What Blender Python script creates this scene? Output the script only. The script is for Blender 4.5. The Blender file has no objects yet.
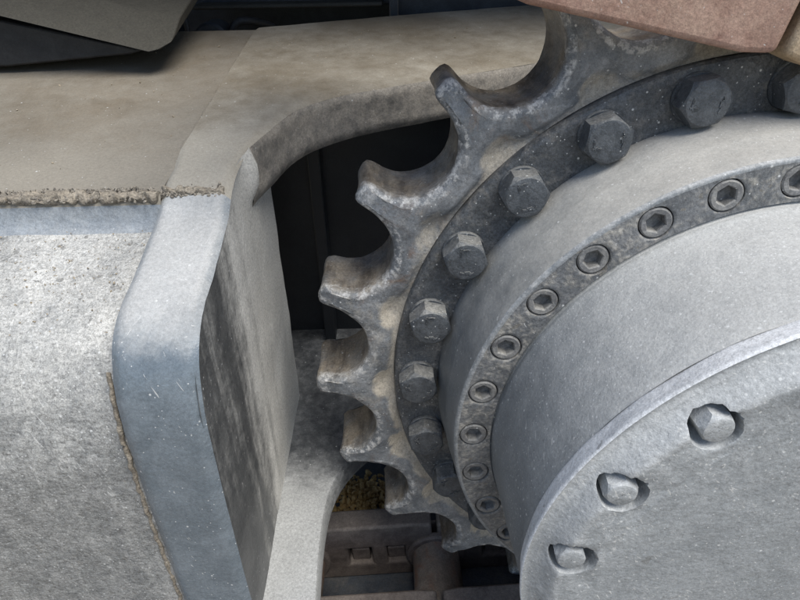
import bpy, bmesh, math, random
from mathutils import Vector, Matrix, noise, Euler

random.seed(7)
scene = bpy.context.scene
C = scene.collection
S = 0.25                      # metres per unit (unit = radius of the sprocket's bolt circle)
rad = math.radians
PI = math.pi

# ------------------------------------------------------------------ camera
cd = bpy.data.cameras.new('camera')
cam = bpy.data.objects.new('camera', cd); C.objects.link(cam)
yaw, pit, rol = 0.0129, 0.5552, -0.0192
f = Vector((math.sin(yaw)*math.cos(pit), math.cos(yaw)*math.cos(pit), -math.sin(pit)))
r0 = Vector((math.cos(yaw), -math.sin(yaw), 0)); u0 = r0.cross(f)
rv = r0*math.cos(rol) + u0*math.sin(rol); uv = -r0*math.sin(rol) + u0*math.cos(rol)
m = Matrix((( rv.x, uv.x, -f.x), (rv.y, uv.y, -f.y), (rv.z, uv.z, -f.z))).to_4x4()
m.translation = Vector((-1.0792, -1.5497, 1.3492))*S
cam.matrix_world = m
cd.sensor_width = 36; cd.lens = 36*580/800
cd.clip_start = 0.01; cd.clip_end = 500
scene.camera = cam

# ------------------------------------------------------------------ sky, sun, exposure
w = bpy.data.worlds.new('World'); scene.world = w; w.use_nodes = True
nt = w.node_tree
bg = nt.nodes['Background']
sky = nt.nodes.new('ShaderNodeTexSky'); sky.sky_type = 'NISHITA'; sky.sun_disc = False
SUN_EL, SUN_AZ = 62.0, 136.0        # azimuth clockwise from +Y: light comes from behind the viewer, high and a little right
sky.sun_elevation = rad(SUN_EL); sky.sun_rotation = rad(SUN_AZ)
sky.dust_density = 1.0; sky.air_density = 1.0; sky.ozone_density = 1.0
nt.links.new(sky.outputs[0], bg.inputs[0]); bg.inputs[1].default_value = 0.075
sl = bpy.data.lights.new('sun', 'SUN'); sl.energy = 2.0; sl.angle = rad(40); sl.color = (1.0, 0.985, 0.93)
sun = bpy.data.objects.new('sun', sl); C.objects.link(sun)
sd = Vector((math.sin(rad(SUN_AZ))*math.cos(rad(SUN_EL)), math.cos(rad(SUN_AZ))*math.cos(rad(SUN_EL)), math.sin(rad(SUN_EL))))
sun.rotation_euler = (-sd).to_track_quat('-Z', 'Y').to_euler()
sun.location = sd*20
scene.view_settings.view_transform = 'Standard'; scene.view_settings.look = 'None'
scene.view_settings.gamma = 1.0; scene.view_settings.use_curve_mapping = False
scene.view_settings.exposure = 0.92

# ------------------------------------------------------------------ materials
def mat(name, base, base2=None, dust=(.40,.36,.30), amount=0.3, up=0.5, dscale=14, rough=.55, drough=.9,
        speck=0.0, streak=0.0, rust=None, rust_amt=0.0, bump=.35, bscale=60, spec=.5, metal=0.0, contrast=.5,
        grain=0.5, pit_amt=0.0, patch=1.0, lit_ring=None, yband=None, attr=None, grit=.35, scratch=0.0, wear=False):
    """Painted or bare steel under settled dust; the dust lies on faces that look up."""
    M = bpy.data.materials.new(name); M.use_nodes = True
    t = M.node_tree; N = t.nodes; L = t.links
    bs = N['Principled BSDF']
    def nd(tp, **k):
        n = N.new(tp)
        for a, b in k.items(): setattr(n, a, b)
        return n
    geo = nd('ShaderNodeNewGeometry')
    def mapping(sc):
        mp = nd('ShaderNodeVectorMath', operation='MULTIPLY'); L.new(geo.outputs['Position'], mp.inputs[0])
        mp.inputs[1].default_value = sc; return mp.outputs[0]
    def nz(scale, detail=6, ro=.6, vec=None, dist=0.0):
        n = nd('ShaderNodeTexNoise'); n.inputs['Scale'].default_value = scale
        n.inputs['Detail'].default_value = detail; n.inputs['Roughness'].default_value = ro
        n.inputs['Distortion'].default_value = dist
        L.new(vec or geo.outputs['Position'], n.inputs['Vector']); return n.outputs['Fac']
    def mt(op, a, b=None, clamp=False):
        n = nd('ShaderNodeMath', operation=op, use_clamp=clamp)
        for i, v in enumerate((a, b)):
            if v is None: continue
            if isinstance(v, (int, float)): n.inputs[i].default_value = v
            else: L.new(v, n.inputs[i])
        return n.outputs[0]
    def rng(v, lo, hi, a=0, b=1):
        n = nd('ShaderNodeMapRange', interpolation_type='SMOOTHSTEP'); L.new(v, n.inputs[0])
        n.inputs[1].default_value = lo; n.inputs[2].default_value = hi; n.inputs[3].default_value = a; n.inputs[4].default_value = b
        return n.outputs[0]
    def mix(fac, a, b):
        n = nd('ShaderNodeMix', data_type='RGBA'); 
        if isinstance(fac, (int, float)): n.inputs[0].default_value = fac
        else: L.new(fac, n.inputs[0])
        for i, v in ((6, a), (7, b)):
            if isinstance(v, tuple): n.inputs[i].default_value = (*v, 1)
            else: L.new(v, n.inputs[i])
        return n.outputs[2]
    big = nz(dscale, 8, .62); fine = nz(dscale*9, 5, .6); mid = nz(dscale*2.7, 6, .6, dist=.6)
    b2 = base2 or tuple(c*1.5 for c in base)
    col = mix(rng(mid, .35, .68), base, b2)
    if rust:
        rn = nz(dscale*1.6, 8, .7, mapping((1, .45, 1)), dist=1.0)
        col = mix(mt('MULTIPLY', rng(rn, .55-rust_amt*.35, .78-rust_amt*.35), .92), col, rust)
    sep = nd('ShaderNodeSeparateXYZ'); L.new(geo.outputs['Normal'], sep.inputs[0])
    fac = mt('ADD', mt('MULTIPLY', mt('SUBTRACT', big, .5), patch), mt('MULTIPLY', mt('SUBTRACT', fine, .5), grain*1.6))
    fac = mt('ADD', fac, mt('MULTIPLY', sep.outputs[2], up))
    fac = mt('ADD', fac, amount-.5+.0)
    if streak:
        sn = nz(46, 4, .6, mapping((1.0, 1.0, .05)), dist=.3)
        fac = mt('ADD', fac, mt('MULTIPLY', mt('SUBTRACT', sn, .5), streak*2))
    if lit_ring or yband:
        sp3 = nd('ShaderNodeSeparateXYZ'); L.new(geo.outputs['Position'], sp3.inputs[0])
        wob = mt('MULTIPLY', mt('SUBTRACT', nz(22, 4, .6), .5), .05)
    if lit_ring:                                                        # pale ring around the axle: the cover fillet's highlight put into the colour
        rr = mt('SQRT', mt('ADD', mt('POWER', mt('ABSOLUTE', sp3.outputs[0]), 2.0), mt('POWER', mt('ABSOLUTE', sp3.outputs[2]), 2.0)))
        rr = mt('ADD', mt('MULTIPLY', rr, 1/S), wob)
        gz = mt('MULTIPLY', rng(rr, lit_ring[0], lit_ring[0]+.01), rng(rr, lit_ring[1], lit_ring[1]-.06))
        gz = mt('MULTIPLY', gz, rng(sp3.outputs[1], .14*S, .10*S))
        fac = mt('ADD', fac, mt('MULTIPLY', gz, lit_ring[2]))
    if attr:                                                          # dirt packed in the hollows under the teeth
        at = nd('ShaderNodeAttribute', attribute_name=attr)
        fac = mt('ADD', fac, at.outputs['Fac'])
    if yband:                                                         # pale dust ramp along y; also puts light and shade into the colour
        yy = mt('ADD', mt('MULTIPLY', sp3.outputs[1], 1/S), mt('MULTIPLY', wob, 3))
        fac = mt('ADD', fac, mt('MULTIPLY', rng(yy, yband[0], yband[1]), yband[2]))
    df = rng(fac, -contrast, contrast)
    dcol = mix(rng(nz(dscale*.7, 4, .5), .3, .7), tuple(c*.84 for c in dust), tuple(min(1, c*1.1) for c in dust))
    col = mix(df, col, dcol)
    if pit_amt:
        pf = rng(nz(dscale*5, 3, .5, dist=.4), .70-pit_amt*.1, .73-pit_amt*.1)
        col = mix(mt('MULTIPLY', pf, .8), col, tuple(c*.45 for c in dust))
    if wear:
        wa = nd('ShaderNodeAttribute', attribute_name='seat')
        sn_ = nz(90, 5, .65, mapping((1, .25, 1)))
        sc2 = mix(rng(sn_, .35, .65), (.085, .068, .052), (.27, .225, .17))
        col = mix(mt('MULTIPLY', wa.outputs['Fac'], rng(nz(26, 6, .65), .30, .62, .25, .95)), col, sc2)
        wb = nd('ShaderNodeAttribute', attribute_name='wear')
        wfac = mt('MULTIPLY', wb.outputs['Fac'], rng(nz(140, 6, .7), .46, .60))
        col = mix(mt('MULTIPLY', wfac, .8), col, (.56, .545, .52))
    if grit:
        g1 = nz(430, 3, .7); g2 = nz(1300, 2, .6)
        g = mt('ADD', mt('MULTIPLY', g1, 1.0), mt('MULTIPLY', g2, .8))
        gm = nd('ShaderNodeMapRange'); L.new(g, gm.inputs[0]); gm.inputs[1].default_value = .55; gm.inputs[2].default_value = 1.25
        gm.inputs[3].default_value = 1-grit*1.1; gm.inputs[4].default_value = 1+grit*1.1
        vm = nd('ShaderNodeVectorMath', operation='SCALE'); L.new(col, vm.inputs[0]); L.new(gm.outputs[0], vm.inputs['Scale']); col = vm.outputs[0]
    if scratch:
        for k_, (ex, ey, ez) in enumerate(((.3, .5, .9), (1.1, -.4, 2.2), (-.6, .9, .2))):
            vr = nd('ShaderNodeVectorRotate', rotation_type='EULER_XYZ'); L.new(geo.outputs['Position'], vr.inputs['Vector']); vr.inputs['Rotation'].default_value = (ex, ey, ez)
            vs_ = nd('ShaderNodeVectorMath', operation='MULTIPLY'); L.new(vr.outputs[0], vs_.inputs[0]); vs_.inputs[1].default_value = (520, 520, 24)
            s1 = rng(nz(1.0, 2, .5, vs_.outputs[0]), .735-.03*scratch, .76-.03*scratch)
            s1 = mt('MULTIPLY', s1, rng(nz(17+5*k_, 3, .5), .50, .62))
            col = mix(mt('MULTIPLY', s1, .7), col, (.66, .65, .62))
    if speck:
        for sc_, th in ((150, .16), (330, .20)):
            vo = nd('ShaderNodeTexVoronoi'); vo.inputs['Scale'].default_value = sc_; L.new(geo.outputs['Position'], vo.inputs['Vector'])
            rs = nd('ShaderNodeSeparateColor'); L.new(vo.outputs['Color'], rs.inputs[0])
            on = mt('GREATER_THAN', rs.outputs[0], 1-.30*speck)
            sp = mt('MULTIPLY', rng(vo.outputs['Distance'], th, th*.45), on)
            col = mix(mt('MULTIPLY', sp, .75), col, (.72, .72, .70))
    L.new(col, bs.inputs['Base Color'])
    rgh = mix(df, (rough,)*3, (drough,)*3); L.new(rgh, bs.inputs['Roughness'])
    bs.inputs['Specular IOR Level'].default_value = spec
    bs.inputs['Metallic'].default_value = metal
    bh = mt('ADD', mt('MULTIPLY', nz(bscale, 8, .65), .6), mt('MULTIPLY', nz(bscale*6, 4, .6), .25))
    bh = mt('ADD', bh, mt('MULTIPLY', df, .12))
    if grit: bh = mt('ADD', bh, mt('MULTIPLY', g1, .10*grit))
    bp = nd('ShaderNodeBump'); bp.inputs['Strength'].default_value = bump; bp.inputs['Distance'].default_value = .004
    L.new(bh, bp.inputs['Height']); L.new(bp.outputs[0], bs.inputs['Normal'])
    return M

TAN = (.245, .20, .142)
M = {}
M['top'] = mat('dusty_top_paint', (.17,.138,.098), (.21,.172,.125), dust=(.27,.242,.198), amount=.22, up=.3, dscale=7, rough=.6, speck=.12, bump=.3, grain=.4, patch=1.3, yband=(.9, .1, .55), grit=.2)  # grey dust in front; the browner rear carries painted overhead shade
M['top_cast'] = mat('pale_dusty_casting', (.165,.135,.095), (.205,.17,.122), dust=(.385,.352,.295), amount=.12, up=.3, dscale=7, rough=.6, speck=.12, bump=.3, grain=.4, patch=1.2, yband=(.75, .15, .75), grit=.2)  # ramp also paints the shaded, browner rear of the casting
M['front'] = mat('worn_front_paint', (.17,.175,.175), (.25,.25,.245), dust=(.52,.505,.47), amount=.26, up=.5, dscale=24, rough=.38, speck=1.5, streak=.55, bump=.7, bscale=80, grain=.5, pit_amt=.35, patch=.3, grit=.6, scratch=2.0)
M['strip'] = mat('bare_grey_strip', (.24,.262,.285), (.31,.333,.355), dust=(.42,.42,.41), amount=.15, up=.1, dscale=24, rough=.35, speck=.25, bump=.3, bscale=60)
M['cast'] = mat('dark_casting_paint', (.135,.162,.185), (.185,.215,.24), dust=(.47,.465,.45), amount=-1.0, up=2.0, dscale=16, rough=.25, speck=.5, bump=.4, bscale=45, grain=.35, patch=.25, scratch=.8, grit=.25)
M['wall'] = mat('streaked_black_paint', (.07,.071,.071), (.115,.115,.112), dust=(.64,.62,.575), amount=-.02, up=.3, dscale=12, rough=.45, streak=1.0, speck=.5, bump=.35, grain=.5, patch=.7, yband=(-.25, .3, 1.25), grit=.4, scratch=1.0, contrast=.6)  # dust ramp also paints the lit stripe along the wall
M['arch'] = mat('dusty_black_paint', (.10,.096,.09), (.16,.152,.142), dust=(.42,.375,.32), amount=.52, up=.35, dscale=10, rough=.6, speck=.12, bump=.3, grain=.7, grit=.4)
M['floor'] = mat('grey_dust_paint', (.05,.053,.057), (.09,.093,.097), dust=(.42,.42,.41), amount=.02, up=.2, dscale=14, rough=.55, speck=.2, bump=.3, yband=(.42, -.1, .85))  # paler towards the front, darker towards the rear
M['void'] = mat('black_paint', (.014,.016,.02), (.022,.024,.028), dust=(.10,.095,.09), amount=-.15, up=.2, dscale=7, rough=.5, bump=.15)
M['weld'] = mat('dirty_weld', (.12,.10,.08), (.2,.18,.15), dust=(.42,.36,.28), amount=.45, up=.2, dscale=60, rough=.8, bump=.8, bscale=120, grain=1.0, pit_amt=1.0)
M['disc'] = mat('black_disc_paint', (.065,.07,.076), (.11,.116,.122), dust=(.27,.25,.22), amount=.10, up=.30, dscale=16, rough=.42, speck=.9, bump=.5, bscale=60, grain=1.2, patch=.8, grit=.6)
M['tooth'] = mat('worn_cast_steel', (.125,.135,.145), (.25,.257,.264), dust=(.46,.41,.335), amount=.06, up=.30, dscale=13, rough=.40, speck=.4, rust=(.19,.115,.07), rust_amt=.05, bump=.6, bscale=50, grain=.7, spec=.55, attr='dirt', wear=True, grit=.4, scratch=.4)
M['bolt'] = mat('dark_bolt_steel', (.06,.067,.075), (.10,.108,.117), dust=(.36,.345,.31), amount=-.12, up=.7, dscale=30, rough=.36, speck=.45, bump=.5, bscale=110, grit=.45)
M['drum'] = mat('dusty_drum_paint', (.145,.155,.16), (.21,.22,.225), dust=(.50,.48,.44), amount=.0, up=.85, dscale=8, rough=.40, speck=.5, bump=.3, bscale=40, grain=.35, patch=.4, grit=.2, scratch=1.5)
M['flange'] = mat('dusty_flange_paint', (.12,.125,.13), (.18,.183,.187), dust=(.46,.425,.365), amount=.2, up=.22, dscale=24, rough=.5, speck=.25, bump=.4, bscale=70, grain=1.1, pit_amt=.3, grit=.5, scratch=.4)
M['screw'] = mat('dusty_screw_steel', (.12,.12,.125), (.19,.19,.19), dust=(.40,.38,.34), amount=.28, up=.25, dscale=40, rough=.45, speck=.2, bump=.35, bscale=110)
M['hub'] = mat('grey_hub_paint', (.20,.215,.225), (.25,.266,.276), dust=(.58,.575,.55), amount=-.02, up=.95, dscale=8, rough=.33, speck=2.2, bump=.35, bscale=90, grain=.35, patch=.35, grit=.22, scratch=1.9)
M['cover'] = mat('pale_dusty_cover', (.235,.252,.264), (.30,.318,.328), dust=(.47,.475,.47), amount=.36, up=.35, dscale=12, rough=.40, speck=.9, bump=.55, bscale=55, grain=.45, pit_amt=.15, patch=.35, lit_ring=(.69,.90,.22), grit=.28, scratch=2.4)  # paler outer ring paints the fillet's highlight into the dust
M['rim'] = mat('pale_lit_rim', (.66,.675,.685), (.74,.75,.76), dust=(.8,.8,.8), amount=.4, up=.3, dscale=20, rough=.4, speck=.3, bump=.3, bscale=60, pit_amt=.1)  # rim set paler: its up-facing brightness is put into the colour
M['edge'] = mat('worn_lit_edge', (.20,.212,.22), (.30,.31,.315), dust=(.60,.59,.57), amount=.02, up=.55, dscale=30, rough=.4, speck=.3, bump=.3, bscale=60, grain=1.0)  # worn chamfer with its catch light put into the colour
M['link'] = mat('rusty_link', (.27,.155,.115), (.37,.235,.18), dust=(.44,.32,.24), amount=.25, up=.3, dscale=14, rough=.5, bump=.5, bscale=45, rust=(.20,.105,.08), rust_amt=.2, scratch=1.0)
M['link_tan'] = mat('ochre_link', (.33,.23,.13), (.42,.31,.2), dust=(.46,.38,.28), amount=.35, up=.3, dscale=14, rough=.6, bump=.5, bscale=45)
M['link_low'] = mat('brown_link', (.095,.075,.066), (.15,.12,.105), dust=(.28,.235,.20), amount=.25, up=.28, dscale=14, rough=.6, bump=.4, bscale=50)
M['bush'] = mat('rusty_bushing', (.13,.10,.08), (.22,.18,.15), dust=(.35,.30,.25), amount=.25, up=.25, dscale=20, rough=.5, bump=.5, rust=(.22,.09,.045), rust_amt=.35)
M['shoe'] = mat('blue_black_shoe', (.05,.06,.078), (.08,.092,.11), dust=(.2,.18,.155), amount=.12, up=.12, dscale=12, rough=.5, bump=.4)
M['dirt'] = mat('dry_dirt', (.22,.17,.11), (.34,.27,.18), dust=(.47,.40,.30), amount=.4, up=.2, dscale=40, rough=.95, drough=.95, bump=.6, bscale=120)
M['dirt_dark'] = mat('grey_dirt', (.13,.115,.10), (.25,.225,.19), dust=(.40,.35,.28), amount=.35, up=.2, dscale=60, rough=.95, drough=.95, bump=.6, bscale=140, grain=1.0)
M['yellow'] = mat('yellow_dirt', (.40,.25,.09), (.58,.40,.17), dust=(.58,.44,.24), amount=.25, up=.2, dscale=40, rough=.95, drough=.95, bump=.6)
M['wedge'] = mat('dusty_plate', (.035,.032,.026), (.055,.051,.042), dust=(.06,.055,.043), amount=.40, up=.3, dscale=9, rough=.6, bump=.25)
M['navy'] = mat('dark_blue_paint', (.018,.024,.032), (.032,.04,.05), dust=(.16,.15,.14), amount=-.25, up=.5, dscale=9, rough=.4, bump=.15)
M['hose'] = mat('black_rubber', (.015,.015,.016), (.025,.025,.026), dust=(.15,.14,.13), amount=-.15, up=.4, dscale=20, rough=.6, bump=.2)
M['ground'] = mat('dry_ground', (.19,.15,.10), (.28,.22,.15), dust=(.36,.30,.22), amount=.3, up=.1, dscale=6, rough=.95, drough=.95, bump=.8, bscale=30)

# ------------------------------------------------------------------ helpers
def link_obj(name, me, parent=None, label=None, cat=None, group=None, kind=None):
    o = bpy.data.objects.new(name, me); C.objects.link(o)
    if parent: o.parent = parent
    if label: o['label'] = label
    if cat: o['category'] = cat
    if group: o['group'] = group
    if kind: o['kind'] = kind
    return o
def thing(name, label, cat, group=None, loc=(0,0,0)):
    o = link_obj(name, None, None, label, cat, group); o.location = Vector(loc)*S; o.empty_display_size = .02
    return o
def finish(me, mt_, angle=35, smooth=True):
    bm = bmesh.new(); bm.from_mesh(me)
    bmesh.ops.recalc_face_normals(bm, faces=bm.faces)
    for e in bm.edges:
        if len(e.link_faces) == 2 and e.calc_face_angle(0) > rad(angle): e.smooth = False
    for fc in bm.faces: fc.smooth = smooth
    bm.to_mesh(me); bm.free(); me.materials.append(mt_); return me
def mesh(name, vs, fs, mt_, angle=35, merge=0, recalc=True):
    me = bpy.data.meshes.new(name); me.from_pydata([tuple(Vector(v)*S) for v in vs], [], fs); me.update()
    if merge:
        bm = bmesh.new(); bm.from_mesh(me); bmesh.ops.remove_doubles(bm, verts=bm.verts, dist=merge); bm.to_mesh(me); bm.free()
    return finish(me, mt_, angle)
def nz3(p, sc): return noise.noise(Vector(p)*sc)
def fbm(p, sc, o=4):
    v = 0; a = 1
    for i in range(o): v += a*noise.noise(Vector(p)*sc*(2**i)+Vector((3.1*i, 7.7, 1.3))); a *= .5
    return v
def ss(a, b, x):
    t = max(0, min(1, (x-a)/(b-a))); return t*t*(3-2*t)
def grid(vs, fs, rows, closed=False):
    """append rows of points (equal length) as a quad sheet"""
    b = len(vs); n = len(rows[0])
    for r_ in rows: vs.extend(r_)
    for i in range(len(rows)-1):
        for j in range(n if closed else n-1):
            k = (j+1) % n
            fs.append((b+i*n+j, b+i*n+k, b+(i+1)*n+k, b+(i+1)*n+j))
def lathe(prof, n=240, a0=0.0, nzamp=0, nzsc=6, pin=()):
    """profile (R, y) around the Y axis"""
    vs, fs = [], []
    rows = []
    for q_, (R, y) in enumerate(prof):
        row = []
        am_ = nzamp*(min(1, q_/3) if 0 in pin else 1)*(min(1, (len(prof)-1-q_)/3) if 1 in pin else 1)
        for i in range(n):
            a = a0+2*PI*i/n; p = Vector((R*math.cos(a), y, R*math.sin(a)))
            if nzamp:
                d = fbm(p, nzsc, 3)*am_; p = Vector(((R+d)*math.cos(a), y+d*.6, (R+d)*math.sin(a)))
            row.append(p)
        rows.append(row)
    grid(vs, fs, rows, True)
    return vs, fs
def box(vs, fs, lo, hi):
    b = len(vs)
    for z in (lo[2], hi[2]):
        for y in (lo[1], hi[1]):
            for x in (lo[0], hi[0]): vs.append((x, y, z))
    fs += [tuple(b+i for i in q) for q in ((0,2,3,1),(4,5,7,6),(0,1,5,4),(2,6,7,3),(0,4,6,2),(1,3,7,5))]
def prism(vs, fs, poly, y0, y1):
    b = len(vs); n = len(poly)
    for y in (y0, y1):
        for x, z in poly: vs.append((x, y, z))
    fs.append(tuple(b+i for i in range(n))); fs.append(tuple(b+n+i for i in reversed(range(n))))
    for i in range(n):
        j = (i+1) % n; fs.append((b+i, b+n+i, b+n+j, b+j))
def tube(vs, fs, pts, r, n=12, cap=True):
    rows = []
    for i, p in enumerate(pts):
        p = Vector(p); t = (Vector(pts[min(i+1, len(pts)-1)])-Vector(pts[max(i-1, 0)])).normalized()
        a = t.cross(Vector((0, 0, 1)));  a = a if a.length > .05 else t.cross(Vector((1, 0, 0))); a.normalize(); b_ = t.cross(a)
        ri = r(i) if callable(r) else r
        rows.append([p+a*ri*math.cos(2*PI*k/n)+b_*ri*math.sin(2*PI*k/n) for k in range(n)])
    b = len(vs); grid(vs, fs, rows, True)
    if cap:
        fs.append(tuple(b+k for k in range(n))); fs.append(tuple(b+(len(rows)-1)*n+k for k in reversed(range(n))))
def bevel(o, width=.006, seg=2, ang=35):
    md = o.modifiers.new('bevel', 'BEVEL'); md.width = width*S; md.segments = seg; md.limit_method = 'ANGLE'; md.angle_limit = rad(ang)
    md.harden_normals = False
    return o

# ================================================================== GROUND
gv, gf = [], []
grid(gv, gf, [[(x, y, -1.78) for x in (-400, -40, -6, 6, 40, 400)] for y in (-400, -40, -6, 6, 40, 400)])
link_obj('ground', mesh('ground', gv, gf, M['ground']), kind='structure')

# ================================================================== TRACK FRAME
frame = thing('track_frame', 'dusty black steel track frame with sloping top and C-shaped end around the sprocket', 'track frame', loc=(0,0,0))
# section across the frame, from the rear of the top down the front: (y, z)
PROF = [(1.9,.966),(1.5,.914),(1.1,.862),(.8,.821),(.55,.789),(.38,.768),(.28,.754),(.20,.742),(.145,.727),(.10,.700),(.06,.675),
        (0,.655),(-.09,.630),(-.18,.607),(-.26,.588),(-.32,.566),(-.37,.535),(-.41,.492),(-.438,.44),(-.455,.38),(-.467,.30),(-.472,.2),(-.475,.05),
        (-.475,-.15),(-.475,-.4),(-.475,-.7),(-.475,-1.05)]
def resample(pts, n):
    P = [Vector(p) for p in pts]; L_ = [0]
    for a, b in zip(P, P[1:]): L_.append(L_[-1]+(b-a).length)
    out = []
    for i in range(n):
        s = L_[-1]*i/(n-1); k = 0
        while k < len(P)-2 and L_[k+1] < s: k += 1
        t = (s-L_[k])/max(1e-9, L_[k+1]-L_[k]); out.append(P[k].lerp(P[k+1], t))
    return out
def smooth_poly(pts, it=2):
    P = [Vector(p) for p in pts]
    for _ in range(it):
        Q = [P[0]]
        for a, b in zip(P, P[1:]): Q += [a.lerp(b, .25), a.lerp(b, .75)]
        Q.append(P[-1]); P = Q
    return P
# --- welded box (left): a step lower than the end casting, blue-grey strip below the weld
PB = [(1.9,.95),(1.5,.898),(1.1,.846),(.8,.805),(.55,.773),(.38,.752),(.27,.737),(.17,.724),(.115,.716),(.100,.700),(.094,.676),(.088,.645),(.082,.622),(.06,.614),
      (0,.598),(-.06,.580),(-.13,.557),(-.20,.530),(-.27,.496),(-.33,.452),(-.375,.40),(-.41,.335),(-.432,.26),(-.445,.17),(-.45,.05),
      (-.45,-.15),(-.45,-.4),(-.45,-.7),(-.45,-1.05)]
pb = resample([(0, y, z) for y, z in PB], 130)
vs, fs = [], []; xs = [-4.6+ (4.6-1.77)*i/90 for i in range(91)]
cut = [i for i, p in enumerate(pb) if p.y < .104][0]; cut2 = [i for i, p in enumerate(pb) if p.y < .083][0]
def boxpt(x, p):
    q = (x, p.y, p.z); low = 1 if p.y < .075 else .35
    d = (.006*fbm(q, 5, 3)+.0025*fbm(q, 22, 2))*low
    return (x, p.y-d*.8, p.z+d)
grid(vs, fs, [[boxpt(x, p) for x in xs] for p in pb[:cut+1]])
link_obj('top_plate', mesh('top_plate', vs, fs, M['top'], 60), frame)
vs, fs = [], []
grid(vs, fs, [[boxpt(x, p) for x in xs] for p in pb[cut:cut2+1]])
link_obj('edge_strip', mesh('edge_strip', vs, fs, M['strip'], 60), frame, label='smooth blue-grey strip below the weld')
vs, fs = [], []
grid(vs, fs, [[boxpt(x, p) for x in xs] for p in pb[cut2:]])
link_obj('side_plate', mesh('side_plate', vs, fs, M['front'], 60), frame, label='rough scuffed grey side plate')
# --- end casting: top and front sheet
XL = -1.777
ARCH = [(-1.560,.365),(-1.552,.405),(-1.531,.465),(-1.50,.56),(-1.472,.65),(-1.43,.73),(-1.378,.794),(-1.30,.85),(-1.206,.905),(-1.021,.975),(-.844,1.051),(-.514,1.175),(-.30,1.27),(.1,1.40),(.6,1.5),(1.2,1.55)]
def ztop(y):
    for (y1, z1), (y0, z0) in zip(PROF, PROF[1:]):
        if y0 <= y <= y1: return z0+(z1-z0)*(y-y0)/(y1-y0)
    return PROF[0][1]+.13*(y-1.9)
arch = [Vector((x, y, 0)) for x, y in ARCH]; arch = resample(smooth_poly(arch, 2), 70)
rear = resample([(XL, .375, 0), (XL, .8, 0), (XL, 1.3, 0), (XL, 1.87, 0), (-1.0, 2.08, 0), (-.1, 2.28, 0), (1.2, 2.45, 0)], 70)
pf = resample([(0, y, z) for y, z in PROF if y < .37], 80)
nx = 18
def cpt(p, z, am=1.0):
    q = (p[0], p[1], z); d = (.004*fbm(q, 6, 3)+.0016*fbm(q, 25, 2))*am
    return (p[0], p[1]-d*.7, z+d)
WX = -1.57
def front_row(y, z):
    row = []
    for i in range(nx):
        t = i/(nx-1); x = XL+(WX+.007-XL)*t
        e = min(t, 1-t)*(WX+.007-XL)                                   # rounded long edges
        k = .018*(1-ss(0, .022, e))
        sl_ = ss(-.20, -.44, y)
        row.append(cpt((x, y+k*sl_), z-k*(1-sl_)))
    return row
vs, fs = [], []
top_rows = []
for a, b in zip(reversed(arch), reversed(rear)):
    row = []
    for i in range(nx):
        t = i/(nx-1); p = b.lerp(a, t); row.append(cpt((p.x, p.y), ztop(p.y)-(.010 if i == nx-1 else 0), .5))
    top_rows.append(row)
rows = top_rows + [front_row(p.y, p.z) for p in pf]
ntop = len(top_rows); nsplit = ntop + [i for i, p in enumerate(pf) if p.y < .13][0]
grid(vs, fs, rows[:nsplit+1])
link_obj('casting_top', mesh('casting_top', vs, fs, M['top_cast'], 60), frame, label='tan dusty top of the end casting')
vs, fs = [], []
grid(vs, fs, rows[nsplit:])
link_obj('casting_front', mesh('casting_front', vs, fs, M['cast'], 60), frame, label='blue-black rounded shoulder and front of the end casting')
# left step of the casting, down onto the box plates
vs, fs = [], []
edge = [r_[0] for r_ in rows if r_[0][0] <= XL+.02]
grid(vs, fs, [edge, [(e[0]-.010, e[1]+.02, e[2]-.04) for e in edge]])
link_obj('casting_step', mesh('casting_step', vs, fs, M['top'], 60), frame)
# arch edge of the thick top plate
TH = .175
vs, fs = [], []
erow = [Vector(r_[-1]) for r_ in reversed(top_rows)]
rws = []
for k in range(13):
    t = k/12
    row = []
    for i, e in enumerate(erow):
        a = arch[min(i+1, 69)]-arch[max(i-1, 0)]; nrm = Vector((a.y, -a.x, 0)).normalized()     # away from the plate
        ed = -.006*ss(0, .12, t)+.014*ss(.86, 1.0, t)
        th = TH*(1+.12*ss(20, 0, i))
        p = e - nrm*ed + Vector((0, 0, -th*t)); d = .0035*fbm(p, 9, 3)
        row.append(p+nrm*d)
    rws.append(row)
grid(vs, fs, rws)
low = rws[-1]
grid(vs, fs, [low, [Vector(b)+Vector((0, 0, -.02+ztop(b.y)-TH)) if False else Vector((b.x, b.y, ztop(b.y)-TH-.02)) for b in rear]])
link_obj('arch_edge', mesh('arch_edge', vs, fs, M['arch'], 50), frame, label='thick dark curved edge of the top plate')
# inner wall facing the sprocket
vs, fs = [], []
ys = [-.475+ (1.30)*i/70 for i in range(71)]
def wallx(y, z):
    x = WX-.002
    b = math.exp(-((y-.38)/.055)**2)*ss(.56, .66, z)*(1-.6*ss(.70, .77, z))                # worn lump under the corner
    x += .040*b
    x += .0015                                  # rounded front corner
    x -= .12*ss(.74, .82, y)
    return x+.005*fbm((x, y, z), 4, 3)
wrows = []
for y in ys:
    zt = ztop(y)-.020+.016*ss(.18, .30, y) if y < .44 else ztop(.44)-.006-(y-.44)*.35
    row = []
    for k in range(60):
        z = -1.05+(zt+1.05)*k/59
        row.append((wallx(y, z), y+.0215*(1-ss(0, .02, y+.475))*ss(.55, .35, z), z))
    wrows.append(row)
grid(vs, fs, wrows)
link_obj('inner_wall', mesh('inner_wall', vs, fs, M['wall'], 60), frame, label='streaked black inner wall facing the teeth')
# dark rear web
vs, fs = [], []
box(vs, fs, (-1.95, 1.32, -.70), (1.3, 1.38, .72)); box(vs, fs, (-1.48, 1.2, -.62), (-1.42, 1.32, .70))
bevel(link_obj('rear_web', mesh('rear_web', vs, fs, M['void']), frame))
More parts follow.
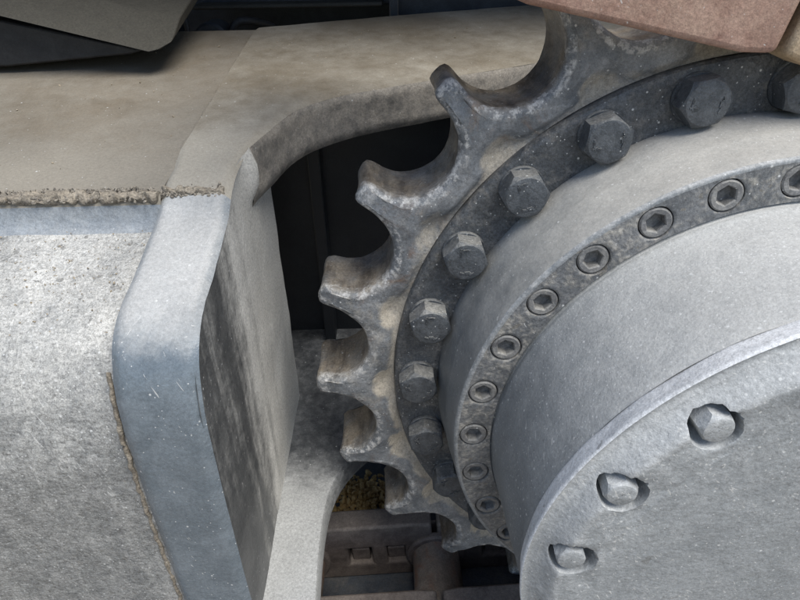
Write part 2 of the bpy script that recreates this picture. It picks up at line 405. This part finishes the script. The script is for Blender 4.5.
# lower plate with its own cut-out
cutp = smooth_poly([(-1.372,-.475,0),(-1.383,-.25,0),(-1.386,-.1,0),(-1.378,.06,0),(-1.352,.17,0),(-1.305,.27,0),(-1.22,.38,0),(-1.08,.48,0),(-.85,.56,0),(-.4,.62,0),(.3,.66,0),(1.2,.66,0)], 2)
cutp = resample(cutp, 60); bk = resample([(-1.9,-.475,0),(-1.9,.4,0),(-1.9,1.6,0),(-.4,1.6,0),(1.2,1.6,0)], 60)
ZF = -.625
vs, fs = [], []
rows_ = [[Vector((p.x, p.y, ZF-.11)) for p in cutp], [Vector((p.x, p.y, ZF-.012)) for p in cutp]]
rows_ += [[Vector((*(p.lerp(q, .012+.988*k/14).xy), ZF+.004*fbm((p.x, q.y, k*.1), 4, 2))) for p, q in zip(cutp, bk)] for k in range(15)]
grid(vs, fs, rows_)
link_obj('lower_plate', mesh('lower_plate', vs, fs, M['floor'], 50), frame, label='grey dusty lower plate with curved cut-out')
# weld beads
def bead(name, pts, r, mt_, amp=.35, sc=40, n=14):
    P = resample(pts, int(sum((Vector(b)-Vector(a)).length for a, b in zip(pts, pts[1:]))/.008)+4)
    vs, fs = [], []
    tube(vs, fs, P, r, n)
    vs = [Vector(v)+Vector((noise.noise(Vector(v)*sc), noise.noise(Vector(v)*sc+Vector((9, 1, 4))), noise.noise(Vector(v)*sc+Vector((2, 8, 5)))))*r*amp for v in vs]
    return link_obj(name, mesh(name, vs, fs, mt_, 80), frame)
bead('weld_bead', [(-4.6,.108,.709),(-3,.108,.709),(-1.772,.108,.709)], .017, M['weld'], .9, 45)
bead('weld_bead', [(-1.77,.130,.718),(-1.68,.126,.716),(-1.585,.128,.714)], .010, M['weld'], 1.1, 60)
ptsl = [(XL-.012, p.y-.004, p.z-.030) for p in resample([(0, y, z) for y, z in PROF], 60) if p.y < -.2 and p.z < .48]
bead('weld_bead', [(x-.004, y+.0285*ss(-.3, -.45, y), z-.012+.006*ss(-.3, -.45, y)) for x, y, z in ptsl], .0065, M['weld'], .9, 34)
bead('weld_bead', [(XL-.012, y, ztop(y)-.022) for y in (.2,.5,.9,1.3,1.8)], .008, M['top'], .7, 18)

# ------------------------------------------------------------------ loose dirt on the frame
def pebbles(name, spots, mt_, parent, kind='stuff', label=None, cat=None):
    vs, fs = [], []
    t = (1+5**.5)/2
    ico = [Vector(v).normalized() for v in ((-1,t,0),(1,t,0),(-1,-t,0),(1,-t,0),(0,-1,t),(0,1,t),(0,-1,-t),(0,1,-t),(t,0,-1),(t,0,1),(-t,0,-1),(-t,0,1))]
    icf = ((0,11,5),(0,5,1),(0,1,7),(0,7,10),(0,10,11),(1,5,9),(5,11,4),(11,10,2),(10,7,6),(7,1,8),(3,9,4),(3,4,2),(3,2,6),(3,6,8),(3,8,9),(4,9,5),(2,4,11),(6,2,10),(8,6,7),(9,8,1))
    for p, r in spots:
        b = len(vs); e = Euler((random.random()*6, random.random()*6, random.random()*6)).to_matrix()
        s_ = Vector((random.uniform(.6, 1.4), random.uniform(.6, 1.2), random.uniform(.45, .9)))
        for v in ico: vs.append(Vector(p)+ e @ Vector((v.x*s_.x, v.y*s_.y, v.z*s_.z))*r*random.uniform(.75, 1.2))
        fs += [tuple(b+i for i in q) for q in icf]
    me = mesh(name, vs, fs, mt_, 50)
    return link_obj(name, me, parent, label, cat, None, kind)
sp = []
for i in range(2600):
    x = random.uniform(-3.2, -1.79); y = random.gauss(.112, .013); z = .722-(.12-y)*.45 if y < .12 else .722+.1*(y-.12)
    sp.append(((x, y, z-.004+random.random()*.008), random.uniform(.0025, .0075)))
for i in range(160):
    x = random.uniform(-1.77, -1.59); y = random.gauss(.122, .008); sp.append(((x, y, ztop(y)+.002), random.uniform(.002, .006)))
pebbles('caked_dirt', sp, M['dirt_dark'], frame)
sp = []
for i in range(900):
    x = random.uniform(-3.2, -1.8); y = random.uniform(-.3, .075)
    k = min(range(len(pb)), key=lambda k: abs(pb[k].y-y)+(0 if pb[k].z < .625 else 9)); sp.append(((x, y, pb[k].z+.002), random.choice((.0012, .0016, .002, .0028))))
for i in range(90):
    x = random.uniform(-3.0, -.6); y = random.uniform(.25, 1.6)
    if x > -1.8 and y < 1.3: 
        y = random.uniform(1.3, 1.8)
    sp.append(((x, y, ztop(y)+(.0 if x > XL else -.014)), random.choice((.0015, .002, .003, .005))))
pebbles('loose_grit', sp, M['dirt'], frame)

# ================================================================== DRIVE SPROCKET
spk = thing('drive_sprocket', 'worn steel drive sprocket with hooked teeth and a ring of hex bolts', 'sprocket')
NT = 22; TP = 2*PI/NT; TH0 = rad(132.7)
YD = .072
# bolting disc
prof = [(.80,.10),(.80,YD),(.93,YD),(1.0,YD+.002),(1.066,YD),(1.079,YD+.004),(1.084,YD+.014),(1.084,.12),(1.084,.30),(.80,.30)]
pr = []
for a, b in zip(prof, prof[1:]):
    for k in range(4): pr.append((a[0]+(b[0]-a[0])*k/4, a[1]+(b[1]-a[1])*k/4))
pr.append(prof[-1])
vs, fs = lathe(pr, 288, 0, .003, 7)
link_obj('disc', mesh('disc', vs, fs, M['disc'], 40), spk, label='dark bolting disc of the sprocket')
# teeth: outline of one tooth from seat to seat
def tooth_outline():
    r, Rc, hp = .152, 1.331, TP/2
    half = []
    n1 = 15
    for i in range(n1):
        ph = rad(86)*i/(n1-1)
        R_, t_ = Rc-r*math.cos(ph), r*math.sin(ph)
        half.append((R_, t_))                                         # radial / tangential about the seat axis
    pts = []
    for R_, t_ in half:
        x, y = R_, t_                                                  # seat axis frame -> polar
        rr = math.hypot(x, y); an = math.atan2(y, x)
        pts.append((rr, -hp+an))
    # rounded tip
    rr, an = pts[-1]
    pts += [(rr+.014, an*.98), (rr+.026, an*.94), (rr+.038, an*.80), (rr+.044, an*.42)]
    return pts + [(rr+.045, 0)] + [(a, -b) for a, b in reversed(pts)]
OUT = tooth_outline(); NO = len(OUT)
def ring_points():
    P = []
    for k in range(NT):
        for j in range(NO-1):
            P.append((OUT[j][0], TH0+k*TP+OUT[j][1], k, OUT[j][1]))
    return P
RP = ring_points(); NP = len(RP)
def xz(R, a): return Vector((R*math.cos(a), 0, R*math.sin(a)))
outer = [xz(R, a) for R, a, k, o in RP]
nin = []
for i in range(NP):
    t = outer[(i+1) % NP]-outer[i-1]; n_ = Vector((-t.z, 0, t.x)).normalized()
    if n_.dot(outer[i]) > 0 and RP[i][0] > 1.36: n_ = -n_ if n_.dot(outer[i]) > 0 else n_
    # inward = into the steel: test against the ring side
    nin.append(n_)
# orientation: at a seat centre the inward normal points to the axis
if nin[0].dot(outer[0]) > 0: nin = [-n_ for n_ in nin]
for i in range(NP):
    if RP[i][0] > 1.372 and nin[i].dot(outer[i]) > 0: nin[i] = -nin[i]
R_IN = 1.0855
def face_y(p, off):
    R = math.hypot(p.x, p.z); a = off*R
    y = .080+.034*ss(1.24, 1.38, R)
    y += .040*math.exp(-(a/.075)**2)*ss(1.085, 1.10, R)*(1-ss(1.125, 1.175, R))      # pocket below each tooth
    y += .022*(1-ss(1.086, 1.115, R))                                                # groove along the disc
    return y
def mk_row(fn): return [fn(i) for i in range(NP)]
rows = []
inner = []
for i in range(NP):
    R, a, k, o = RP[i]
    hp = TP/2; fr = (i % (NO-1))/(NO-1)
    ang = TH0+k*TP+(-hp+2*hp*fr)
    inner.append((xz(R_IN, ang), -hp+2*hp*fr))
INS = [(.030, 0.0), (.018, .003), (.008, .010), (.0, .024)]
core = []
for i in range(NP):
    R_, a_, k_, o_ = RP[i]
    c1 = outer[i]+nin[i]*.024
    c2 = xz(R_-.020*ss(1.335, 1.372, R_), a_-o_*.45)                                         # at the tip: towards the middle of the tooth
    core.append(c1.lerp(c2, ss(1.25, 1.345, R_)))
NR = 12
for s in range(NR+1):
    t = s/NR; row = []
    for i in range(NP):
        p = inner[i][0].lerp(core[i], t); off = inner[i][1]*(1-t)+RP[i][3]*t
        row.append(Vector((p.x, face_y(p, off), p.z)))
    rows.append(row)
yf = [v.y for v in rows[-1]]
for fr, dy in ((.55, .003), (.2, .010), (0, .020)):
    rows.append([Vector(((outer[i].lerp(core[i], fr)).x, yf[i]+dy, (outer[i].lerp(core[i], fr)).z)) for i in range(NP)])
YB = .365
for t in (.12, .3, .5, .7, .88, 1.0):
    rows.append([Vector((outer[i].x, (yf[i]+.020)*(1-t)+(YB-.026)*t, outer[i].z))+nin[i]*.004*math.sin(PI*t) for i in range(NP)])
yb = [v.y for v in rows[-1]]
rows.append([Vector((outer[i].lerp(core[i], .5).x, yb[i]+.02, outer[i].lerp(core[i], .5).z)) for i in range(NP)])
rows.append([Vector((core[i].x, yb[i]+.026, core[i].z)) for i in range(NP)])
rows.append([Vector((inner[i][0].x, YB, inner[i][0].z)) for i in range(NP)])
def rough_(v, s):
    q = v; d = .0035*fbm(q, 9, 3)+.0018*fbm(q, 28, 2)
    low_ = .5+1.1*ss(.2, -.6, v.z); wear = .0045*low_*fbm(q, 34, 3)*(1 if NR-2 <= s <= NR+4 else .25)
    dr = Vector((v.x, 0, v.z)).normalized()
    k = 0 if s == 0 else 1
    return v + dr*(d*.7+wear)*k + Vector((0, (fbm(q+Vector((5, 5, 5)), 11, 3)*.005+wear)*k, 0))
rows = [[rough_(v, s) for v in row] for s, row in enumerate(rows)]
vs, fs = [], []
grid(vs, fs, rows, True)
fid = []
for i in range(len(rows)-1):
    for j in range(NP): fid.append(RP[j][2])
tmp = bpy.data.meshes.new('tmp'); tmp.from_pydata([v*S for v in vs], [], fs)
bm = bmesh.new(); bm.from_mesh(tmp); bmesh.ops.recalc_face_normals(bm, faces=bm.faces)
bm.normal_update(); bm.verts.ensure_lookup_table(); bm.faces.ensure_lookup_table()
VN = [v.normal.copy() for v in bm.verts]; FV = [[v.index for v in fc.verts] for fc in bm.faces]; bm.free()
for k in range(NT):
    ids = {}; V2, F2 = [], []
    for q, kk in zip(FV, fid):
        if kk != k: continue
        ff = []
        for v in q:
            if v not in ids: ids[v] = len(V2); V2.append(v)
            ff.append(ids[v])
        F2.append(ff)
    me = bpy.data.meshes.new('tooth'); me.from_pydata([tuple(vs[v]*S) for v in V2], [], F2)
    me.materials.append(M['tooth'])
    for p in me.polygons: p.use_smooth = True
    me.normals_split_custom_set_from_vertices([tuple(VN[v]) for v in V2])
    a1 = me.attributes.new('wear', 'FLOAT', 'POINT'); a2 = me.attributes.new('seat', 'FLOAT', 'POINT')
    for n_, v in enumerate(V2):
        rw = v//NP
        a1.data[n_].value = {NR-1: .55, NR: .9, NR+1: 1.0, NR+2: 1.0, NR+3: .8, NR+4: .2}.get(rw, 0.0)
        a2.data[n_].value = 1.0 if NR+4 <= rw <= NR+9 else (.5 if rw == NR+3 else 0.0)
    at = me.attributes.new('dirt', 'FLOAT', 'POINT')
    for n_, v in enumerate(V2):
        p = vs[v]; R_ = math.hypot(p.x, p.z); an = math.atan2(p.z, p.x); o_ = (an-TH0-k*TP+PI) % (2*PI)-PI
        lobe = math.exp(-(o_*R_/(.075+.03*noise.noise(p*8)))**2)*(1-ss(1.13, 1.185, R_+.02*noise.noise(p*22)))
        rim = 1-ss(1.092, 1.125, R_+.02*noise.noise(p*17))
        dn = .65+.75*ss(.45, -.25, math.sin(an)) + .35*noise.noise(p*5)
        if p.y > .14: lobe = rim = 0
        at.data[n_].value = max(ss(.32, .62, lobe), rim*.8)*dn
    link_obj('tooth', me, spk)
# hex bolts: local axis along -Y, head base at y = 0
def hex_bolt(name, af, h, mt_, washer=True, chamfer=.012, marks=True):
    vs, fs = [], []
    n = 36; R = af/math.sqrt(3)
    def hexr(a, lim=None):
        b = (a % (PI/3))-PI/6; r = (af/2)/math.cos(b)
        return min(r, lim) if lim else r
    rws = []
    A = [2*PI*i/n for i in range(n)]
    if washer:
        wr = af*.56
        rws += [[(wr*math.cos(a), .004, wr*math.sin(a)) for a in A], [(wr*math.cos(a), -.008, wr*math.sin(a)) for a in A],
                [((wr-.003)*math.cos(a), -.011, (wr-.003)*math.sin(a)) for a in A]]
    rws.append([(hexr(a)*math.cos(a), -.011, hexr(a)*math.sin(a)) for a in A])
    rws.append([(hexr(a)*math.cos(a), -h+chamfer*max(0, (hexr(a)-af*.485)/(R-af*.485)), hexr(a)*math.sin(a)) for a in A])
    rws.append([(af*.475*math.cos(a), -h-.001, af*.475*math.sin(a)) for a in A])
    rws.append([(af*.40*math.cos(a), -h-.003, af*.40*math.sin(a)) for a in A])
    rws.append([(.001*math.cos(a), -h-.002, .001*math.sin(a)) for a in A])
    grid(vs, fs, rws, True)
    if marks:                                                           # worn raised forging marks, no longer legible
        rnd = random.Random(3)
        for i in range(9):
            a = rnd.choice((.5, .8, 1.1, 3.5, 3.9, 4.3, 2.2))+rnd.uniform(-.1, .1); rr = af*rnd.uniform(.25, .36); c = Vector((rr*math.cos(a), 0, rr*math.sin(a)))
            d = Vector((math.cos(a+rnd.choice((0, 1.57))), 0, math.sin(a+rnd.choice((0, 1.57))))); d.normalize(); s_ = d.cross(Vector((0, 1, 0)))
            b = len(vs); l, ww = .008, .0022
            for y in (-h+.002, -h-.0055):
                for sx, sy in ((-1,-1),(1,-1),(1,1),(-1,1)): p = c+d*l*sx+s_*ww*sy; vs.append((p.x, y, p.z))
            fs += [(b+4,b+5,b+6,b+7)]+[(b+q, b+(q+1)%4, b+4+(q+1)%4, b+4+q) for q in range(4)]
    me = mesh(name, vs, fs, mt_, 28)
    return me
hb = hex_bolt('bolt', .122, .074, M['bolt'], washer=False)
wv, wf = lathe([(.05,.003),(.0685,.003),(.0690,-.006),(.0665,-.0105),(.05,-.0105)], 40)
wash_m = mesh('washer', wv, wf, M['bolt'], 30)
PH1 = 1.813
for i in range(24):
    a = PH1+i*2*PI/24
    o = link_obj('bolt', hb, spk); o.location = Vector((math.cos(a), YD-.001, math.sin(a)))*S
    o.rotation_euler = (0, random.uniform(0, PI), 0)
    link_obj('washer', wash_m, o)

# ================================================================== FINAL DRIVE HUB
hub = thing('final_drive_hub', 'stepped grey final drive hub with socket screws and bolted end cover', 'hub')
def dense(prof, step=.012):
    out = []
    for a, b in zip(prof, prof[1:]):
        n = max(1, int(math.hypot(b[0]-a[0], b[1]-a[1])/step))
        for k in range(n): out.append((a[0]+(b[0]-a[0])*k/n, a[1]+(b[1]-a[1])*k/n))
    return out+[prof[-1]]
vs, fs = lathe(dense([(.905,.14),(.928,.075),(.929,.045),(.925,.02),(.918,-.02),(.914,-.05),(.915,-.07),(.908,-.12),(.902,-.19),(.8985,-.206)]), 300, 0, .0022, 6, (1,))
link_obj('drum', mesh('drum', vs, fs, M['drum'], 50), hub, label='smooth dusty tapered drum')
vs, fs = lathe([(.8985,-.206),(.8965,-.2110),(.8930,-.2140),(.8895,-.2148),(.886,-.2150)], 300)
link_obj('flange_edge', mesh('flange_edge', vs, fs, M['edge'], 50), hub, label='worn edge of the screw flange with painted highlight')
def holed_ring(name, Ri, Ro, yfun, n, ph, Rh, rh, depth, mt_, wob=0.0, seg=48, lip=.003, amp=.0012):
    vs, fs = [], []
    for k in range(n):
        ac = ph+k*2*PI/n; h = PI/n
        bd = []
        q = seg//4
        for i in range(q): bd.append((Ri, -h+2*h*i/q))
        for i in range(q): bd.append((Ri+(Ro-Ri)*i/q, h))
        for i in range(q): bd.append((Ro, h-2*h*i/q))
        for i in range(q): bd.append((Ro-(Ro-Ri)*i/q, -h))
        bd2 = [Vector((R*math.cos(o)-Rh, R*math.sin(o))) for R, o in bd]
        def W(u, v, y):
            R = math.hypot(Rh+u, v); a = ac+math.atan2(v, Rh+u); p = Vector((R*math.cos(a), 0, R*math.sin(a)))
            return R, p
        rws = []
        wr = random.Random(k*13+5)
        wv = [rh*(1+wob*(.25+.9*ss(-.2, .5, math.sin(ac+t_)))*(fbm((math.cos(t_)*1.4+k*3, math.sin(t_)*1.4, 1.7), 3.6, 4))) for t_ in [math.atan2(b.y, b.x) for b in bd2]]
        hole = [Vector((b.x, b.y)).normalized()*wv[i] for i, b in enumerate(bd2)]
        for t in (0, .25, .5, .75, .9, 1.0):
            row = []
            for i in range(seg):
                c = bd2[i].lerp(hole[i], t); R, p = W(c.x, c.y, 0)
                y = yfun(R)+(lip if t == 1.0 else 0)
                row.append(Vector((p.x, y+amp*fbm((p.x, y, p.z), 14, 3)*(1 if 0 < t < 1 else 0), p.z)))
            rws.append(row)
        row = []
        for i in range(seg):
            c = hole[i]*.975; R, p = W(c.x, c.y, 0); row.append(Vector((p.x, yfun(R)+.009, p.z)))
        rws.append(row)
        row = []
        for i in range(seg):
            c = hole[i]*.955; R, p = W(c.x, c.y, 0); row.append(Vector((p.x, yfun(Rh)+depth, p.z)))
        rws.append(row); rws.append([Vector((math.cos(ac)*Rh, yfun(Rh)+depth, math.sin(ac)*Rh))+(v-Vector((math.cos(ac)*Rh, yfun(Rh)+depth, math.sin(ac)*Rh)))*.02 for v in row])
        grid(vs, fs, rws, True)
    return mesh(name, vs, fs, mt_, 40, merge=1e-6)
PH2, R2, Y2 = 1.8732, .8367, -.2150
link_obj('flange', holed_ring('flange', .783, .886, lambda R: Y2, 30, PH2, R2, .0455, .05, M['flange']), hub, label='screw flange with countersunk holes')
# socket screws
def socket_screw(name, r, hx, mt_):
    vs, fs = [], []; n = 36; A = [2*PI*i/n for i in range(n)]
    def hr(a): b = (a % (PI/3))-PI/6; return hx/2/math.cos(b)
    rws = [[(r*math.cos(a), .045, r*math.sin(a)) for a in A], [(r*math.cos(a), .004, r*math.sin(a)) for a in A], [((r-.004)*math.cos(a), .0, (r-.004)*math.sin(a)) for a in A],
           [((hr(a)+.003)*math.cos(a), .001, (hr(a)+.003)*math.sin(a)) for a in A], [(hr(a)*math.cos(a), .004, hr(a)*math.sin(a)) for a in A],
           [(hr(a)*.97*math.cos(a), .030, hr(a)*.97*math.sin(a)) for a in A], [(.001*math.cos(a), .033, .001*math.sin(a)) for a in A]]
    grid(vs, fs, rws, True)
    return mesh(name, vs, fs, mt_, 30)
sm = socket_screw('socket_screw', .0418, .046, M['screw'])
for i in range(30):
    a = PH2+i*2*PI/30
    o = link_obj('socket_screw', sm, hub); o.location = Vector((R2*math.cos(a), Y2+.001+random.uniform(-.002, .002), R2*math.sin(a)))*S
    o.rotation_euler = (random.uniform(-.02, .02), random.uniform(0, PI), random.uniform(-.02, .02))
vs, fs = lathe(dense([(.784,-.2148),(.781,-.209),(.777,-.207),(.775,-.213),(.7755,-.222),(.779,-.229),(.7785,-.24),(.776,-.26),(.774,-.34),(.770,-.45),(.766,-.55),(.763,-.615),(.760,-.622)]), 300, 0, .0018, 7)
link_obj('body', mesh('body', vs, fs, M['hub'], 50), hub, label='broad speckled grey hub body')
# end cover
YC = -.728
def ycov(R): 
    return YC + .043*ss(.700, .7515, R)
vs, fs = lathe(dense([(.752,-.600),(.757,-.622),(.7625,-.6255),(.7665,-.629),(.7725,-.655),(.7775,-.674),(.7770,-.680),(.7745,-.6825)], .006), 288, 0, .0022, 9, (1,))
cov = link_obj('end_cover', mesh('end_cover', vs, fs, M['rim'], 60), hub, label='pale dusty end cover')
vs, fs = lathe(dense([(.7745,-.6825),(.770,-.6800),(.763,-.6790),(.757,-.6815),(.7515,ycov(.7515))], .004), 288, 0, .0030, 9, (0, 1))
link_obj('cover_edge', mesh('cover_edge', vs, fs, M['cover'], 60), cov)
RC, PHC = .6817, rad(130.9)
link_obj('cover_face', holed_ring('cover_face', .605, .7515, ycov, 18, PHC, RC, .0530, .085, M['cover'], wob=.085, seg=64, lip=.002, amp=.004), cov)
vs, fs = lathe(dense([(.605,YC),(.45,YC-.004),(.3,YC-.006),(.15,YC-.006),(.001,YC-.006)], .02), 288, 0, .002, 6, (0,))
link_obj('cover_centre', mesh('cover_centre', vs, fs, M['cover'], 50), cov)
cb = hex_bolt('cover_bolt', .066, .080, M['cover'], washer=False, chamfer=.010, marks=False)
for i in range(18):
    a = PHC+i*rad(20)
    o = link_obj('cover_bolt', cb, cov); o.location = Vector((RC*math.cos(a), YC+.084, RC*math.sin(a)))*S
    o.rotation_euler = (random.uniform(-.05, .05), random.uniform(0, PI), random.uniform(-.05, .05))

# ================================================================== TRACK CHAIN
PITCH = .726
def rail_mesh(name, mt_, windows=True):
    """side link seen from the side: u along the chain, w up, thickness in y; running face at w = +.23"""
    us = [0, .02, .08, .15, .25, .33, .46, .54, .62, .678, PITCH-.028]; ws = [-.17, -.12, -.06, .075, .12, .19, .244]
    skip = set()
    if windows: skip |= {(3, 2), (5, 2)}
    T = .125
    vs, fs = [], []
    nu, nw = len(us), len(ws)
    def shape(u, w_):
        e = min(u, PITCH-.028-u)
        return w_-(.016*ss(.05, 0, e) if w_ > .2 else 0)
    def vid(i, j, s): return s*nu*nw+i*nw+j
    for s in (0, 1):
        for i in range(nu):
            for j in range(nw): vs.append((us[i], s*T, shape(us[i], ws[j])))
    for i in range(nu-1):
        for j in range(nw-1):
            if (i, j) in skip: continue
            fs.append((vid(i,j,0), vid(i+1,j,0), vid(i+1,j+1,0), vid(i,j+1,0))); fs.append((vid(i,j,1), vid(i,j+1,1), vid(i+1,j+1,1), vid(i+1,j,1)))
            for di, dj, e0, e1 in ((-1,0,(i,j),(i,j+1)), (1,0,(i+1,j),(i+1,j+1)), (0,-1,(i,j),(i+1,j)), (0,1,(i,j+1),(i+1,j+1))):
                q = (i+di, j+dj)
                if q in skip or not (0 <= q[0] < nu-1 and 0 <= q[1] < nw-1):
                    fs.append((vid(*e0,0), vid(*e1,0), vid(*e1,1), vid(*e0,1)))
    return mesh(name, vs, fs, mt_, 40)
def bush_mesh(name, r, y0, y1, mt_):
    vs, fs = [], []; pr_ = [(.001,y0),(r-.01,y0),(r,y0+.01),(r,y1-.01),(r-.01,y1),(.001,y1)]
    v, fc = lathe(dense(pr_, .03), 40, 0, .002, 12)
    return mesh(name, v, fc, mt_, 40)
def nut_mesh(name, mt_):
    vs, fs = [], []; box(vs, fs, (-.048,-.045,-.06), (.048,.045,.03)); v2, f2 = [], []
    n = 20; b = len(vs)
    grid(vs, fs, [[(.03*math.cos(2*PI*i/n), .03*math.sin(2*PI*i/n), z) for i in range(n)] for z in (.03, .05)], True)
    fs.append(tuple(b+n+i for i in range(n)))
    return mesh(name, vs, fs, mt_, 40)
def shoe_mesh(name, mt_):
    """plate across the chain with three low bars on its outer side"""
    vs, fs = [], []
    box(vs, fs, (-.05,-1.0,-.21), (PITCH-.075,1.42,-.172))
    for u in (.05, .30, .55): box(vs, fs, (u,-.99,-.29), (u+.05,1.41,-.209))
    return mesh(name, vs, fs, mt_, 40)
chain = thing('track_chain', 'rusty steel track chain whose links run above and below the sprocket', 'track chain')
bush_m = bush_mesh('bushing', .125, .05, .40, M['bush'])
boss_m = bush_mesh('boss', .155, .378, .42, M['link_low'])
pin_m = bush_mesh('pin', .085, -.09, .55, M['link_low'])
nut_m = nut_mesh('nut', M['link_low'])
shoe_m = shoe_mesh('shoe', M['shoe'])
def place_link(px, pz, ang, flip, mt_, lab=None, shoe=True, rails=(-.075, .40), pin=True, far_mat=None, nuts=True):
    """link from pin (px, pz); ang = direction of u in the XZ plane; flip -1 puts the running face below"""
    ca, sa = math.cos(ang), math.sin(ang)
    ux = Vector((ca, 0, sa)); wx = Vector((-sa, 0, ca))
    if flip: wx = -wx
    mw = Matrix(((ux.x, 0, wx.x, px*S), (0, 1, 0, 0), (ux.z, 0, wx.z, pz*S), (0, 0, 0, 1)))
    for k, ry in enumerate(rails):
        me = rail_mesh('link', mt_)
        o = link_obj('link', me, chain, lab if (lab and k == 0) else None); o.matrix_world = mw @ Matrix.Translation((.012*S, ry*S, 0)); bevel(o, .014, 3)
        if nuts:
            for u in (.20, .395):
                n_ = link_obj('nut', nut_m, o); n_.location = Vector((u, .075, -.002))*S
                bevel(n_, .006, 2)
    if pin:
        for yb_ in (.375,):
            o = link_obj('boss', boss_m, chain); o.matrix_world = mw
        o = link_obj('bushing', bush_m, chain); o.matrix_world = mw
        o = link_obj('pin', pin_m, chain); o.matrix_world = mw
    if shoe:
        o = link_obj('shoe', shoe_m, chain); o.matrix_world = mw; bevel(o, .008, 2)
# upper run: leaves the sprocket near the top and climbs to the left
a_up = rad(180-12.1)
p0 = Vector((-.085, 1.325)); dv = Vector((math.cos(a_up), math.sin(a_up)))*PITCH
M['shoe_up'] = M['shoe']
place_link(p0.x, p0.y, a_up, False, M['link'], 'reddish rusty link plate', pin=True, shoe=False)
p1 = p0+dv
place_link(p1.x, p1.y, a_up, False, M['link'], shoe=False)
# next link to the right, bending round the sprocket
a_r = math.atan2(1.325-1.176, -.085-.62)
place_link(.62, 1.176, a_r, False, M['link_tan'], 'ochre dusty link plate', pin=False, shoe=False)
# lower run, lying towards the ground on the left
a_lo = rad(180+3.5)
q0 = Vector((-.89+2*PITCH, -1.39)); dl = Vector((math.cos(a_lo), math.sin(a_lo)))*PITCH
for k in range(5):
    q = q0+dl*k
    place_link(q.x, q.y, a_lo, True, M['link_low'])
# dirt lying on the shoes
sp = []
for i in range(700):
    x = random.gauss(-1.28, .12); y = random.gauss(.84, .10)
    zz = -1.585 + .10*math.exp(-((x+1.28)/.16)**2-((y-.86)/.13)**2)*random.random()
    sp.append(((x, y, zz-.02), random.uniform(.008, .022)))
dp = pebbles('dirt_pile', sp, M['yellow'], None, 'stuff', 'yellow-brown dirt lying on the track shoes below the frame', 'dirt')

# ================================================================== MACHINE BODY BEHIND
leg = thing('chassis_leg', 'dark dusty chassis leg plate resting over the rear of the track frame', 'chassis leg')
vs, fs = [], []
def slab(vs, fs, poly, back):
    """poly: front outline points (x,y,z); back: offset vector"""
    b = len(vs); n = len(poly)
    vs += [Vector(p) for p in poly]+[Vector(p)+Vector(back) for p in poly]
    fs.append(tuple(b+i for i in range(n))); fs.append(tuple(b+n+i for i in reversed(range(n))))
    for i in range(n):
        j = (i+1) % n; fs.append((b+i, b+n+i, b+n+j, b+j))
slab(vs, fs, [(-4.6,1.14,1.58),(-2.70,1.14,1.115),(-2.10,1.14,.958),(-2.06,1.16,.965),(-2.01,1.20,.99),(-2.0,1.34,1.075),(-2.36,1.38,1.148),(-4.6,1.38,1.62)], (0,.5,.12))
bevel(link_obj('flange_plate', mesh('flange_plate', vs, fs, M['wedge'], 30), leg), .01)
vs, fs = [], []
slab(vs, fs, [(-4.6,1.24,.90),(-2.78,1.24,.898),(-2.22,1.24,.938),(-2.16,1.24,.953),(-2.74,1.24,1.085),(-4.6,1.24,1.55)], (0,.5,0))
bevel(link_obj('web_plate', mesh('web_plate', vs, fs, M['hose'], 30), leg), .008)
chs = thing('machine_chassis', 'dark blue-black machine chassis and hoses behind the track frame', 'chassis')
def bx(name, lo, hi, mt_, par=chs, bv=.01):
    vs, fs = [], []; box(vs, fs, lo, hi); return bevel(link_obj(name, mesh(name, vs, fs, mt_), par), bv)
bx('side_panel', (-6, 3.3, -1.6), (5, 3.4, 4.0), M['navy'])
bx('beam', (-2.35, 2.75, .985), (-.98, 3.2, 1.12), M['navy'])
bx('beam', (-2.3, 2.55, .995), (-1.10, 2.76, 1.022), M['wedge'])
bx('beam', (-1.02, 2.62, .93), (1.6, 3.25, 1.08), M['navy'])
bx('stay', (-1.06, 2.5, .80), (-1.0, 2.72, 1.3), M['navy'])
bx('bracket', (-2.40, 2.2, .70), (-2.32, 2.5, 1.25), M['navy'])
bx('shade_deck', (-6, 1.05, 2.3), (5, 6, 2.7), M['navy'])  # unseen deck, lowered and set forward to shade the top plates
vs, fs = lathe(dense([(.001,-.10),(.085,-.10),(.10,-.085),(.10,.1)], .02), 48)
o = link_obj('plug', mesh('plug', vs, fs, M['navy']), chs); o.location = Vector((-2.12, 2.3, .86))*S
vs, fs = [], []
tube(vs, fs, smooth_poly([(-2.02,2.3,.70),(-2.02,2.28,.88),(-1.98,2.28,.95),(-1.90,2.3,.96),(-1.8,2.5,.9)], 3), .022, 12)
link_obj('hose', mesh('hose', vs, fs, M['hose']), chs)
vs, fs = [], []
tube(vs, fs, smooth_poly([(-2.26,2.2,.70),(-2.24,2.2,.95),(-2.3,2.3,1.1)], 3), .016, 12)
link_obj('hose', mesh('hose', vs, fs, M['hose']), chs)
